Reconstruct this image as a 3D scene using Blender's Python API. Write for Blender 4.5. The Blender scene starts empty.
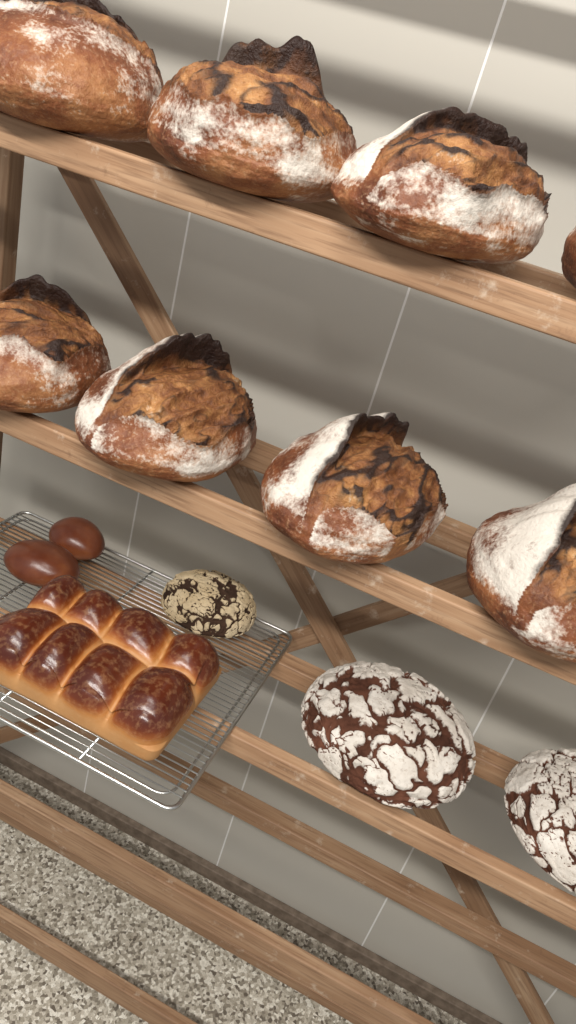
import bpy, bmesh, math, random
from mathutils import Vector, Matrix, noise
random.seed(3)
scn=bpy.context.scene
scn.view_settings.view_transform='Standard'
col=scn.collection

# ---------------------------------------------------------------- helpers
def sm(a,b,x):
    if a==b: return float(x>a)
    t=max(0.,min(1.,(x-a)/(b-a))); return t*t*(3-2*t)
def fbm(v,o=4):
    return noise.fractal(v,1.0,2.0,o)
def link(ob,parent=None):
    col.objects.link(ob)
    if parent: ob.parent=parent
    return ob
def empty(name,loc=(0,0,0)):
    e=bpy.data.objects.new(name,None); e.location=loc; e.empty_display_size=.1; col.objects.link(e); return e
def mesh_obj(name,verts,faces,mat,parent=None,smooth=True,loc=(0,0,0),masks=None):
    me=bpy.data.meshes.new(name); me.from_pydata(verts,[],faces); me.update()
    if smooth: me.polygons.foreach_set('use_smooth',[True]*len(me.polygons))
    if masks:
        ca=me.color_attributes.new('mask','FLOAT_COLOR','POINT')
        flat=[]
        for m in masks: flat+= [m[0],m[1],m[2],1.0]
        ca.data.foreach_set('color',flat)
    me.materials.append(mat)
    ob=bpy.data.objects.new(name,me); ob.location=loc
    return link(ob,parent)
_ico={}
def ico(n=7):
    if n not in _ico:
        bm=bmesh.new(); bmesh.ops.create_icosphere(bm,subdivisions=n,radius=1)
        bm.verts.ensure_lookup_table()
        _ico[n]=([v.co.copy() for v in bm.verts],[[v.index for v in f.verts] for f in bm.faces]); bm.free()
    return _ico[n]

# ---------------------------------------------------------------- materials
class M:
    def __init__(s,name):
        s.m=bpy.data.materials.new(name); s.m.use_nodes=True
        s.t=s.m.node_tree; s.b=s.t.nodes['Principled BSDF']
        s.tc=s.t.nodes.new('ShaderNodeTexCoord')
    def n(s,typ,**k):
        x=s.t.nodes.new(typ)
        for a,b in k.items(): setattr(x,a,b)
        return x
    def l(s,a,b): s.t.links.new(a,b)
    def mapping(s,scale,rot=(0,0,0),src='Object'):
        mp=s.n('ShaderNodeMapping'); mp.inputs['Scale'].default_value=scale; mp.inputs['Rotation'].default_value=rot
        s.l(s.tc.outputs[src],mp.inputs[0]); return mp.outputs[0]
    def noise(s,vec,scale,detail=5,rough=.55,dist=0):
        x=s.n('ShaderNodeTexNoise'); s.l(vec,x.inputs['Vector'])
        x.inputs['Scale'].default_value=scale; x.inputs['Detail'].default_value=detail
        x.inputs['Roughness'].default_value=rough; x.inputs['Distortion'].default_value=dist
        return x.outputs['Fac']
    def ramp(s,fac,stops):
        r=s.n('ShaderNodeValToRGB'); e=r.color_ramp.elements
        e[0].position,e[0].color=stops[0][0],(*stops[0][1],1)
        e[1].position,e[1].color=stops[-1][0],(*stops[-1][1],1)
        for p,c in stops[1:-1]:
            q=e.new(p); q.color=(*c,1)
        s.l(fac,r.inputs[0]); return r.outputs[0]
    def val(s,fac,a,b,c=0.,d=1.):
        r=s.n('ShaderNodeMapRange'); s.l(fac,r.inputs[0])
        for i,v in enumerate((a,b,c,d)): r.inputs[i+1].default_value=v
        return r.outputs[0]
    def math(s,op,a,b):
        x=s.n('ShaderNodeMath',operation=op)
        for i,v in enumerate((a,b)):
            if isinstance(v,(int,float)): x.inputs[i].default_value=v
            else: s.l(v,x.inputs[i])
        return x.outputs[0]
    def mix(s,fac,a,b,mode='MIX'):
        x=s.n('ShaderNodeMix',data_type='RGBA',blend_type=mode)
        for i,v in ((0,fac),(6,a),(7,b)):
            if isinstance(v,(int,float)): x.inputs[i].default_value=v
            elif isinstance(v,tuple): x.inputs[i].default_value=(*v,1)
            else: s.l(v,x.inputs[i])
        return x.outputs[2]
    def mask(s):
        a=s.n('ShaderNodeAttribute',attribute_name='mask'); sp=s.n('ShaderNodeSeparateColor')
        s.l(a.outputs['Color'],sp.inputs[0]); return sp.outputs
    def bump(s,h,strength,dist=.005):
        b=s.n('ShaderNodeBump'); b.inputs['Strength'].default_value=strength; b.inputs['Distance'].default_value=dist
        s.l(h,b.inputs['Height']); s.l(b.outputs[0],s.b.inputs['Normal'])
    def out(s,color,rough,spec=.5):
        s.l(color,s.b.inputs['Base Color'])
        if isinstance(rough,(int,float)): s.b.inputs['Roughness'].default_value=rough
        else: s.l(rough,s.b.inputs['Roughness'])
        s.b.inputs['Specular IOR Level'].default_value=spec
        return s.m

def wood_mat(name,axis,dark=1.0):
    m=M(name)
    sc={'x':(1.3,26,40),'z':(34,34,1.6)}[axis]
    v=m.mapping(sc)
    g=m.noise(v,1.0,6,.6,.6)
    c=m.ramp(g,[(.28,(.29*dark,.158*dark,.084*dark)),(.5,(.44*dark,.272*dark,.158*dark)),(.72,(.59*dark,.405*dark,.255*dark))])
    big=m.noise(m.mapping((2.2,5,5) if axis=='x' else (5,5,2.2)),1.0,3)
    c=m.mix(m.val(big,.40,.62,0,.6),c,(.28*dark,.145*dark,.074*dark),'MIX')
    fine=m.noise(m.mapping((9,170,170) if axis=='x' else (170,170,9)),1.0,4)
    c=m.mix(m.val(fine,.50,.66,0,.55),c,(.17,.09,.05))
    sp=m.noise(m.tc.outputs['Object'],22,5,.7)
    c=m.mix(m.val(sp,.60,.76,0,.55),c,(.70,.60,.48))
    sp2=m.noise(m.tc.outputs['Object'],34,4,.7)
    c=m.mix(m.val(sp2,.62,.74,0,.4),c,(.15,.08,.045))
    m.bump(g,.3,.002)
    return m.out(c,.52,.35)
W_X=wood_mat('oiled_wood_long','x'); W_XB=wood_mat('oiled_wood_long_b','x',.84); W_Z=wood_mat('oiled_wood_upright','z',.5)
W_BR=wood_mat('oiled_wood_brace','x',.72)

def loaf_mat():
    m=M('sourdough_crust'); R,G,B=m.mask()[:3]
    o=m.tc.outputs['Object']
    n1=m.noise(o,11,6,.65); n2=m.noise(o,60,5,.65); n3=m.noise(o,170,3,.6); nl=m.noise(o,26,6,.75); nb=m.noise(o,6,3,.5)
    crust=m.ramp(m.math('ADD',m.math('MULTIPLY',nb,.30),m.math('ADD',m.math('MULTIPLY',n1,.35),m.math('MULTIPLY',nl,.35))),[(.37,(.075,.020,.009)),(.5,(.205,.066,.024)),(.63,(.41,.19,.075))])
    crust=m.mix(m.val(n3,.53,.72,0,.4),crust,(.47,.27,.14))
    cr=m.math('ADD',m.math('MULTIPLY',nl,.55),m.math('MULTIPLY',n1,.45))
    crumb=m.ramp(cr,[(.36,(.050,.016,.008)),(.46,(.20,.074,.025)),(.56,(.39,.18,.062)),(.68,(.60,.34,.14))])
    c=m.mix(R,crust,crumb)
    fl=m.math('ADD',B,m.math('MULTIPLY',m.math('SUBTRACT',n1,.5),1.3))
    fl=m.math('ADD',fl,m.math('MULTIPLY',m.math('SUBTRACT',nl,.5),1.5))
    fl=m.math('ADD',fl,m.math('MULTIPLY',m.math('SUBTRACT',n3,.5),1.0))
    fl=m.val(fl,.36,.92,0,.93)
    c=m.mix(fl,c,m.mix(n1,(.62,.56,.48),(.83,.78,.70)))
    ch=m.math('ADD',G,m.math('MULTIPLY',m.math('SUBTRACT',nl,.5),1.4))
    c=m.mix(m.val(ch,.26,.80,0,.96),c,(.020,.009,.007))
    m.bump(m.math('MULTIPLY',m.math('ADD',m.math('ADD',n2,m.math('MULTIPLY',n3,.5)),m.math('MULTIPLY',nl,m.val(R,0,1,.6,2.5))),m.val(R,0,1,.75,1)),.75,.005)
    return m.out(c,m.val(fl,0,1,.50,.9),.38)
LOAF=loaf_mat()

def rye_mat(name,plate1,plate2,crack):
    m=M(name); R,G,B=m.mask()[:3]
    o=m.tc.outputs['Object']; n2=m.noise(o,70,5,.7); n1=m.noise(o,14,4); n3=m.noise(o,150,4,.7)
    f=m.math('ADD',R,m.math('MULTIPLY',m.math('SUBTRACT',n2,.5),1.6))
    f=m.val(f,.38,.66)
    cr=m.mix(m.val(n1,.35,.7),crack,tuple(min(1,x*2.4) for x in crack))
    pl=m.mix(m.val(n1,.3,.7),plate1,plate2)
    pl=m.mix(m.val(n3,.54,.70,0,.6),pl,(.30,.22,.16))
    c=m.mix(f,pl,cr)
    m.bump(n2,.7,.005)
    return m.out(c,.9,.2)
RYE=rye_mat('floured_rye_crust',(.55,.49,.42),(.78,.73,.66),(.062,.024,.014))
RYE2=rye_mat('small_crackle_crust',(.50,.38,.22),(.66,.54,.36),(.030,.016,.010))

def brioche_mat():
    m=M('egg_washed_brioche'); R,G,B=m.mask()[:3]
    o=m.tc.outputs['Object']; n1=m.noise(o,16,4); n2=m.noise(o,90,4)
    f=m.math('ADD',R,m.math('MULTIPLY',m.math('SUBTRACT',n1,.5),.55))
    c=m.ramp(f,[(.0,(.50,.255,.095)),(.20,(.47,.195,.052)),(.48,(.27,.075,.018)),(.75,(.135,.029,.010)),(1,(.070,.014,.007))])
    c=m.mix(m.val(n2,.48,.78,0,.28),c,(.6,.33,.15))
    m.bump(m.math('ADD',n1,m.math('MULTIPLY',n2,.4)),.3,.004)
    return m.out(c,m.val(R,0.1,.4,.55,.23),.5)
BRI=brioche_mat()
def roll_mat():
    m=M('egg_washed_roll'); o=m.tc.outputs['Object']; n1=m.noise(o,14,4); n2=m.noise(o,120,3)
    c=m.ramp(n1,[(.3,(.09,.020,.009)),(.55,(.155,.042,.016)),(.75,(.25,.085,.03))])
    m.bump(n2,.12,.003); return m.out(c,.29,.5)
ROLL=roll_mat()
def steel():
    m=M('chromed_wire'); m.b.inputs['Base Color'].default_value=(.55,.55,.53,1); m.b.inputs['Metallic'].default_value=1; m.b.inputs['Roughness'].default_value=.32
    return m.m
STEEL=steel()

# ---------------------------------------------------------------- room
WY=1.5; FZ=-2.15
def wall_mat():
    m=M('grey_tile_wall')
    sep=m.n('ShaderNodeSeparateXYZ'); m.l(m.tc.outputs['Object'],sep.inputs[0])
    x=m.math('ADD',sep.outputs[0],.258+.5025*20+.0)
    fr=m.math('MODULO',x,.5025)
    d=m.math('MINIMUM',fr,m.math('SUBTRACT',.5025,fr))
    g=m.val(d,.0018,.003,1,0)
    n1=m.noise(m.tc.outputs['Object'],1.5,3)
    c=m.mix(n1,(.46,.435,.38),(.50,.475,.42))
    c=m.mix(g,c,(.78,.77,.74))
    b=m.n('ShaderNodeBump'); b.inputs['Strength'].default_value=.5; b.inputs['Distance'].default_value=.002; b.invert=True
    m.l(g,b.inputs['Height']); m.l(b.outputs[0],m.b.inputs['Normal'])
    return m.out(c,m.val(g,0,1,.42,.8),.4)
def box(name,lo,hi,mat,parent=None,bevel=0,rot=None):
    lo=Vector(lo);hi=Vector(hi);c=(lo+hi)/2;s=(hi-lo)
    bm=bmesh.new(); bmesh.ops.create_cube(bm,size=1); bmesh.ops.scale(bm,vec=s,verts=bm.verts)
    if bevel: bmesh.ops.bevel(bm,geom=bm.edges,offset=bevel,segments=3,profile=.5,affect='EDGES')
    me=bpy.data.meshes.new(name); bm.to_mesh(me); bm.free(); me.materials.append(mat)
    ob=bpy.data.objects.new(name,me); ob.location=c
    if rot: ob.rotation_euler=rot
    return link(ob,parent)
w=box('wall_back',(-4,WY,FZ),(4,WY+.1,2.0),wall_mat()); w.location.x=0
def floor_mat():
    m=M('terrazzo_floor'); o=m.tc.outputs['Object']
    v=m.n('ShaderNodeTexVoronoi'); m.l(o,v.inputs['Vector']); v.inputs['Scale'].default_value=125
    sp=m.n('ShaderNodeSeparateColor'); m.l(v.outputs['Color'],sp.inputs[0])
    c=m.ramp(sp.outputs[0],[(0,(.13,.105,.08)),(.25,(.36,.32,.25)),(.65,(.56,.51,.42)),(1,(.84,.80,.70))])
    n=m.noise(o,260,2); c=m.mix(m.val(n,.55,.7,0,.6),c,(.10,.085,.07))
    return m.out(c,.55,.4)
FM=floor_mat()
box('floor',(-4,-3,FZ-.1),(4,WY+.1,FZ),FM)
def base_mat():
    m=M('dark_skirting'); n=m.noise(m.tc.outputs['Object'],40,4)
    return m.out(m.ramp(n,[(.3,(.12,.09,.065)),(.7,(.24,.185,.14))]),.6,.3)
box('baseboard_back',(-4,WY-.025,FZ),(4,WY,FZ+.05),base_mat(),bevel=.004)

# ---------------------------------------------------------------- wooden rack
rack=empty('wooden_bread_rack',(0,1.15,FZ))
def rk(name,lo,hi,mat,bevel=.004,rot=None):
    ob=box(name,lo,hi,mat,None,bevel,rot)
    ob.parent=rack; ob.location=ob.location-rack.location
    return ob
rows=[(.305,.35),(-.162,-.114),(-.628,-.580),(-1.088,-1.040),(-1.615,-1.545),(-2.09,-2.02)]
for i,(b,t) in enumerate(rows):
    rk(f'front_slat_{i}',(-1.14,1.0,b),(.86,1.028,t),W_X if i<4 else W_XB)
    bb,bt=(b,t) if i<4 else ((-1.55,-1.505) if i==4 else (-2.06,-2.02))
    rk(f'back_slat_{i}',(-1.14,1.250,bb),(.86,1.297,bt),W_X if i in(2,3) else W_XB)
for i,x in enumerate((-1.11,.80)):
    for j,y in enumerate((1.029,1.298)):
        rk(f'post_{i}_{j}',(x,y,FZ),(x+.045,y+.048,.35),W_Z)
    for k,(b,t) in enumerate(rows):
        rk(f'side_rail_{i}_{k}',(x+.008,1.03,b-.004),(x+.036,1.33,t-.008),W_Z)
def brace(name,p0,p1,y,wd,th,mat):
    p0=Vector((p0[0],y,p0[1]));p1=Vector((p1[0],y,p1[1])); c=(p0+p1)/2; L=(p1-p0).length
    ang=math.atan2(p1.z-p0.z,p1.x-p0.x)
    rk(name,c-Vector((L/2,th/2,wd/2)),c+Vector((L/2,th/2,wd/2)),mat,.003,(0,-ang,0))
brace('cross_brace_down',(-1.125,-.05),(.82,-1.94),1.356,.054,.018,W_BR)
brace('cross_brace_up',(-1.07,-1.94),(.82,.04),1.374,.047,.018,W_BR)

# ---------------------------------------------------------------- sourdough loaves
def sourdough(loc,rx,ry,h,ang,seed,s0=-.25,W=.75,k=.25,ear=.2,flour=1.0,pk=(0,1.0),low=1.0):
    V,Fc=ico(); so=Vector((seed*7.3,seed*3.1,seed*1.7))
    e=Vector((math.cos(ang),math.sin(ang),0)); tt=Vector((-math.sin(ang),math.cos(ang),0))
    N=noise.noise
    out=[];masks=[]
    for n in V:
        rho=math.sqrt(max(0,1-n.z*n.z)); hr=rho**.76
        ux,uy=(n.x/rho,n.y/rho) if rho>1e-6 else (0,0)
        z=n.z
        zz=(z**1.05)*.68 if z>0 else z*.38
        wob=1+.07*N(Vector((ux,uy,z))*1.3+so)
        s=n.dot(e); t=n.dot(tt)
        s_r=s0+k*t*t+.09*N(Vector((t*2.2,0,0))+so)+.03*N(Vector((t*7,1,z*3))+so)
        d=s-s_r
        wext=sm(1.0,.68,abs(t))*sm(.0,.28,z)
        Wl=W*sm(1.0,.35,abs(t))+.12+.12*N(Vector((t*3,5,0))+so)
        jag=.6+.5*N(Vector((t*3.4,3,0))+so)+.32*N(Vector((t*10,3,0))+so)
        pkf=math.exp(-((t-pk[0])/pk[1])**4)
        dz=de=crumb=char=fl=0
        er=ear*1.18*pkf*wext*(.40+.70*jag)
        if d<0:
            g=math.exp(-(d/.22)**2)
            dz+=er*g; de+=.19*math.exp(-(d/.14)**2)*pkf*wext
            char=math.exp(-(d/.05)**2)*wext*(.60+.75*jag)*(.5+.5*pkf)
            fl=(.22+.62*math.exp(d/.6))*sm(-.05,.35,z)*flour
        elif d<Wl:
            q=d/Wl
            crumb=wext*sm(0,.02,d)
            g=math.exp(-(d/.055)**2)
            wv=Vector((s*3.6,t*1.3,z*2.2))+so; w2=N(wv*.8+so)
            rd=1-abs(N(wv+Vector((w2,0,0))*.8))*3.0
            rd2=1-abs(N(Vector((s*8,t*3,z*5))+so*1.7))*3.0
            r2=fbm(Vector((s*17,t*7,z*12))+so,4)
            inner=1-g
            dz+=er*g+er*.25*inner*math.exp(-q*2.5)+wext*inner*(.055*math.sin(math.pi*min(1,q))**.7-.07*(1-q)**2+.050*rd+.026*rd2+.022*r2)
            de+=.19*g*pkf*wext+wext*inner*(.03*rd+.016*r2)
            char=wext*(g*(.50+.75*jag)*(.4+.6*pkf)+inner*(.80*sm(.48,.92,rd)*sm(-.4,.3,w2+.2*jag)+.50*sm(.55,1,rd2)+.8*math.exp(-((q-1)/.10)**2)*jag+.5*math.exp(-(d/.17)**2)))
            fl=.40*sm(.05,.4,N(Vector((s*3,t*3,z*3))+so*2))*flour
        else:
            dd=d-Wl
            crumb=wext*math.exp(-dd/.02)
            dz+=wext*.10*math.exp(-dd/.06)*(.3+jag)
            de+=wext*.07*math.exp(-dd/.07)
            char=wext*.95*math.exp(-dd/.03)*jag
            fl=(.74*math.exp(-dd/.30))*sm(-.3,.2,z)*flour*low
        ring=.5+.5*math.sin(z*24+2*N(Vector((ux,uy,0))*2+so))
        fl+= .22*ring*sm(-.4,.0,z)*sm(.55,.1,z)
        fl+= .65*N(n*1.8+so*3)
        fl*=1-.65*crumb
        sf=.022*fbm(n*2.8+so,4)
        P=Vector((ux*hr*wob*rx,uy*hr*wob*ry,0))+e*(de*rx)
        P*=1+sf
        P.z=(zz+.38)*h*.95+dz*h*1.1+ sf*h*sm(-.3,.2,z)
        out.append(P); masks.append((max(0,min(1,crumb)),max(0,min(1,char)),max(0,min(1,fl))))
    for P in out:          # flat underside resting on the slats
        if P.z<.05*h: P.z=.05*h-(.05*h-P.z)*.15
    zm=min(P.z for P in out)
    for P in out: P.z-=zm
    return mesh_obj('sourdough_loaf',out,Fc,LOAF,loc=loc,masks=masks)
T1=-.1138;T2=-.5798
A=math.radians; YL=1.092; RY=.170
sourdough((-.795,YL,T1),.155,RY,.148,A(-75),1,s0=-.50,W=.60,ear=.30,flour=1.1,pk=(-.1,.6))
sourdough((-.468,YL,T1),.153,RY,.143,A(-65),2,s0=-.15,W=.80,ear=.40,flour=1.0,pk=(.0,.36))
sourdough((-.185,YL,T1),.145,RY,.136,A(-38),3,s0=-.12,W=.85,ear=.26,flour=1.25,pk=(.3,.8))
sourdough((.130,YL,T1),.140,RY,.145,A(-35),4,flour=.9)
sourdough((-.832,YL,T2),.150,RY,.150,A(-55),5,s0=-.40,W=.95,ear=.36,flour=1.0,pk=(.1,.5))
sourdough((-.520,YL,T2),.153,RY,.148,A(-20),6,s0=-.26,W=.95,ear=.38,flour=1.15,pk=(.25,.7))
sourdough((-.172,YL,T2),.146,RY,.150,A(-12),7,s0=-.20,W=.98,ear=.34,flour=1.2,pk=(.2,.8))
sourdough((.182,YL,T2),.145,RY,.158,A(-26),8.6,s0=-.16,W=.85,ear=.38,flour=1.25,pk=(0,.9))

# ---------------------------------------------------------------- crackle loaves
def crackle(name,loc,rx,ry,h,seed,mat,sc1=2.3,sc2=6.0,w1k=.18,w2k=.09):
    V,Fc=ico(); so=Vector((seed*5.3,seed*2.7,seed*4.1)); out=[];masks=[]
    for n in V:
        rho=math.sqrt(max(0,1-n.z*n.z)); hr=rho**.7
        ux,uy=(n.x/rho,n.y/rho) if rho>1e-6 else (0,0)
        z=n.z; zz=z*.72 if z>0 else z*.28
        wob=1+.03*noise.noise(Vector((ux,uy,0))*1.5+so)
        q=Vector((ux*hr,uy*hr,zz*.9))
        w1=noise.noise_vector(q*3+so)*.13+noise.noise_vector(q*9+so)*.065
        D,_=noise.voronoi((q+w1)*sc1+so); D2,_=noise.voronoi((q+w1*.7)*sc2+so*1.3)
        D3,_=noise.voronoi((q+w1*.5)*12+so*1.9)
        vary=.45+1.0*sm(-.4,.4,noise.noise(q*1.8+so*3))
        c1=sm(w1k*vary,w1k*.25*vary,D[1]-D[0]); c2=sm(w2k*vary,w2k*.2*vary,D2[1]-D2[0])*sm(-.35,.05,noise.noise(q*2.3+so*2))
        c3=sm(.10,.01,D3[1]-D3[0])*sm(-.05,.25,noise.noise(q*3.1+so*4))
        c=max(c1,c2*.9,c3*.75)
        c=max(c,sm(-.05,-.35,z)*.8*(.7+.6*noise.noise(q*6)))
        hgt=-.060*c1-.022*c2+.016*fbm(q*6+so,3)
        P=Vector((ux*hr*rx*wob*(1+hgt*.7),uy*hr*ry*wob*(1+hgt*.7),(zz+.25)*h*1.02+hgt*h*1.6*sm(-.1,.4,z)))
        P.z=max(P.z,0)
        out.append(P); masks.append((min(1,c),0,0))
    return mesh_obj(name,out,Fc,mat,loc=loc,masks=masks)
T3=-1.0395
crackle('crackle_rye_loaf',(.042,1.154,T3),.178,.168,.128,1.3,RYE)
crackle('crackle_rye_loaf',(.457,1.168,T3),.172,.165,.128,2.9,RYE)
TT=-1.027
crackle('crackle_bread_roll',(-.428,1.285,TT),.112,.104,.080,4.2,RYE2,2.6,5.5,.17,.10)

# ---------------------------------------------------------------- smooth rolls
def roll(loc,rx,ry,h,seed,rot=0):
    V,Fc=ico(6); out=[]; so=Vector((seed,seed*2,0))
    for n in V:
        rho=math.sqrt(max(0,1-n.z*n.z)); k=rho**-.12 if rho>.05 else 1
        x=n.x*k*rx*(1+.10*n.x*n.x-.03); y=n.y*k*ry
        z=(n.z*.62 if n.z>0 else n.z*.38)+.36
        g=1+.03*noise.noise(n*1.4+so)
        out.append(Vector((x*g,y*g,max(0,z)*h*g)))
    ob=mesh_obj('glazed_bun',out,Fc,ROLL,loc=loc); ob.rotation_euler=(0,0,rot); return ob
roll((-.784,1.152,TT),.080,.064,.080,1,.15)
roll((-.788,1.285,TT),.068,.060,.080,2,-.2)

# ---------------------------------------------------------------- brioche
def brioche(loc,L,Wd,H,rotz):
    N=96; verts=[];faces=[];idx={}
    def vid(a,b,c):
        k=(a,b,c)
        if k not in idx: idx[k]=len(verts); verts.append(Vector((a/N*2-1,b/N*2-1,c/N*2-1)))
        return idx[k]
    for i in range(N):
        for j in range(N):
            for f in (lambda i,j:(i,j,N),lambda i,j:(j,i,0),lambda i,j:(N,i,j),lambda i,j:(0,j,i),lambda i,j:(j,N,i),lambda i,j:(i,0,j)):
                faces.append([vid(*f(i,j)),vid(*f(i+1,j)),vid(*f(i+1,j+1)),vid(*f(i,j+1))])
    half=Vector((L/2,Wd/2,H/2)); r=.046; out=[];masks=[]
    for q in verts:
        p=Vector((q.x*half.x,q.y*half.y,q.z*half.z))
        rb=r if q.z>-.2 else .02
        c=Vector([max(-(half[k]-rb),min(half[k]-rb,p[k])) for k in range(3)])
        d=p-c
        if d.length>1e-7: p=c+d.normalized()*rb
        v=(p.y/Wd+.5)*2+.16*noise.noise(Vector((p.x*9,3,0)))-.10
        row=1.0 if v>1 else 0.0
        u=(p.x/L+.5)*4+.10*noise.noise(Vector((p.y*9,p.z*5,1.5)))+.16*math.sin(p.x*15+1+row*1.2)+.10*row
        gx=abs(math.sin(math.pi*u)); gy=abs(math.sin(math.pi*v))
        if u<.5 or u>3.5: gx=1
        if v<.5 or v>1.5: gy=1
        ax=gx**.42; ay=gy**.42
        lob=min(ax,ay)*.45+.55*ax*ay
        top=sm(-.5,.8,p.z/half.z)
        cu=(u-math.floor(u)-.5)*2; cv=(v-math.floor(v)-.5)*2
        dome=max(0,1-.5*cu*cu-.5*cv*cv)
        lh=.010*noise.noise(Vector((math.floor(u)*3.1,row*5.3,.7)))
        p.z+= top*(-.030*(1-lob)+.022*dome-.008+lh*dome) + .003*noise.noise(p*14)
        sx=(1-(gx**.45)) if .4<u<3.6 else 0
        sy=(1-(gy**.45)) if .4<v<1.6 else 0
        if abs(q.y)>.98: p.y-=math.copysign(.018*sx*sm(-.9,.6,q.z),q.y)
        if abs(q.x)>.98: p.x-=math.copysign(.016*sy*sm(-.9,.6,q.z),q.x)
        b=1+.03*math.sin(max(0,min(1,(p.z/H+.5)))*math.pi); p.x*=b;p.y*=b
        dark=sm(.10,.85,lob)*sm(-.35,.70,p.z/half.z+.12*noise.noise(p*20))
        out.append(p+Vector((0,0,half.z))); masks.append((max(0,min(1,dark*.95)),0,0))
    zm=min(p.z for p in out)
    for p in out: p.z-=zm
    ob=mesh_obj('brioche_loaf',out,faces,BRI,loc=loc,masks=masks); ob.rotation_euler=(0,0,rotz)
    return ob
brioche((-.500,.963,TT),.388,.262,.105,0.0)

# ---------------------------------------------------------------- wire cooling rack
def sweep(points,r,closed=False,seg=8):
    V=[];F_=[];n=len(points)
    for i,p in enumerate(points):
        a=points[(i-1)%n] if (closed or i>0) else p
        b=points[(i+1)%n] if (closed or i<n-1) else p
        d=(b-a).normalized(); up=Vector((0,0,1)) if abs(d.z)<.9 else Vector((1,0,0))
        s=d.cross(up).normalized(); t=s.cross(d)
        for k in range(seg):
            an=2*math.pi*k/seg; V.append(p+s*math.cos(an)*r+t*math.sin(an)*r)
    for i in range(n if closed else n-1):
        j=(i+1)%n
        for k in range(seg):
            F_.append([i*seg+k,i*seg+(k+1)%seg,j*seg+(k+1)%seg,j*seg+k])
    if not closed:
        F_.append(list(range(seg))[::-1]); F_.append([(n-1)*seg+k for k in range(seg)])
    return V,F_
def rrect(x0,x1,y0,y1,z,r=.03):
    pts=[]
    for cx,cy,a0 in ((x1-r,y1-r,0),(x0+r,y1-r,90),(x0+r,y0+r,180),(x1-r,y0+r,270)):
        for k in range(7):
            a=math.radians(a0+k*15); pts.append(Vector((cx+r*math.cos(a),cy+r*math.sin(a),z)))
    return pts
tray=empty('wire_cooling_rack',(-.61,1.09,TT-.002))
def tw(name,lst):
    V=[];F_=[]
    for v,f in lst:
        o=len(V); V+=[p-tray.location for p in v]; F_+=[[i+o for i in q] for q in f]
    mesh_obj(name,V,F_,STEEL,tray)
x0,x1,y0,y1=-.99,-.232,.785,1.352
tw('outer_frame',[sweep(rrect(x0,x1,y0,y1,-1.0345,.022),.0042,True,10)])
tw('inner_frame',[sweep(rrect(x0+.02,x1-.02,y0+.02,y1-.02,-1.036),.003,True,8)])
tw('long_wires',[sweep([Vector((x0+.001,y,-1.0295)),Vector((x1-.001,y,-1.0295))],.0016,False,6) for y in [y0+.03+i*(y1-y0-.06)/35 for i in range(36)]])
tw('cross_bars',[sweep([Vector((x,y0,-1.0345)),Vector((x,y1,-1.0345))],.0032,False,8) for x in (-.80,-.61,-.42)])

# ---------------------------------------------------------------- lights
def area(name,loc,target,sx,sy,power,color):
    l=bpy.data.lights.new(name,'AREA'); l.shape='RECTANGLE'; l.size=sx; l.size_y=sy; l.energy=power; l.color=color
    o=bpy.data.objects.new(name,l); o.location=loc
    o.rotation_euler=(Vector(target)-Vector(loc)).to_track_quat('-Z','Y').to_euler(); col.objects.link(o)
area('ceiling_strip_light',(-.2,-1.2,1.55),(-.1,1.3,-.6),3.0,.14,116,(1,.97,.925))
area('ceiling_panel_light',(-.6,.1,1.9),(-.2,1.2,-.8),1.8,.4,32,(1,.96,.90))
wd=bpy.data.worlds.new('room_ambient'); wd.use_nodes=True; scn.world=wd
wd.node_tree.nodes['Background'].inputs[0].default_value=(.97,.98,1,1); wd.node_tree.nodes['Background'].inputs[1].default_value=.40

# ---------------------------------------------------------------- camera
f=730.; n=Vector((-393,1318)); D=n.length
p=math.atan(f/D); hy=math.radians(13.7)
hh=Vector((-math.sin(hy),math.cos(hy),0)); Fw=math.cos(p)*hh+Vector((0,0,-math.sin(p)))
R0=Vector((math.cos(hy),math.sin(hy),0)); U0=R0.cross(Fw); s=393/D; c=1318/D
Rc=c*R0+s*U0; Uc=-s*R0+c*U0
cam=bpy.data.cameras.new('camera'); cam.sensor_width=36; cam.lens=36*f/1024; cam.clip_start=.02
co=bpy.data.objects.new('camera',cam); col.objects.link(co)
m3=Matrix((Rc,Uc,-Fw)).transposed(); co.matrix_world=m3.to_4x4()
scn.camera=co
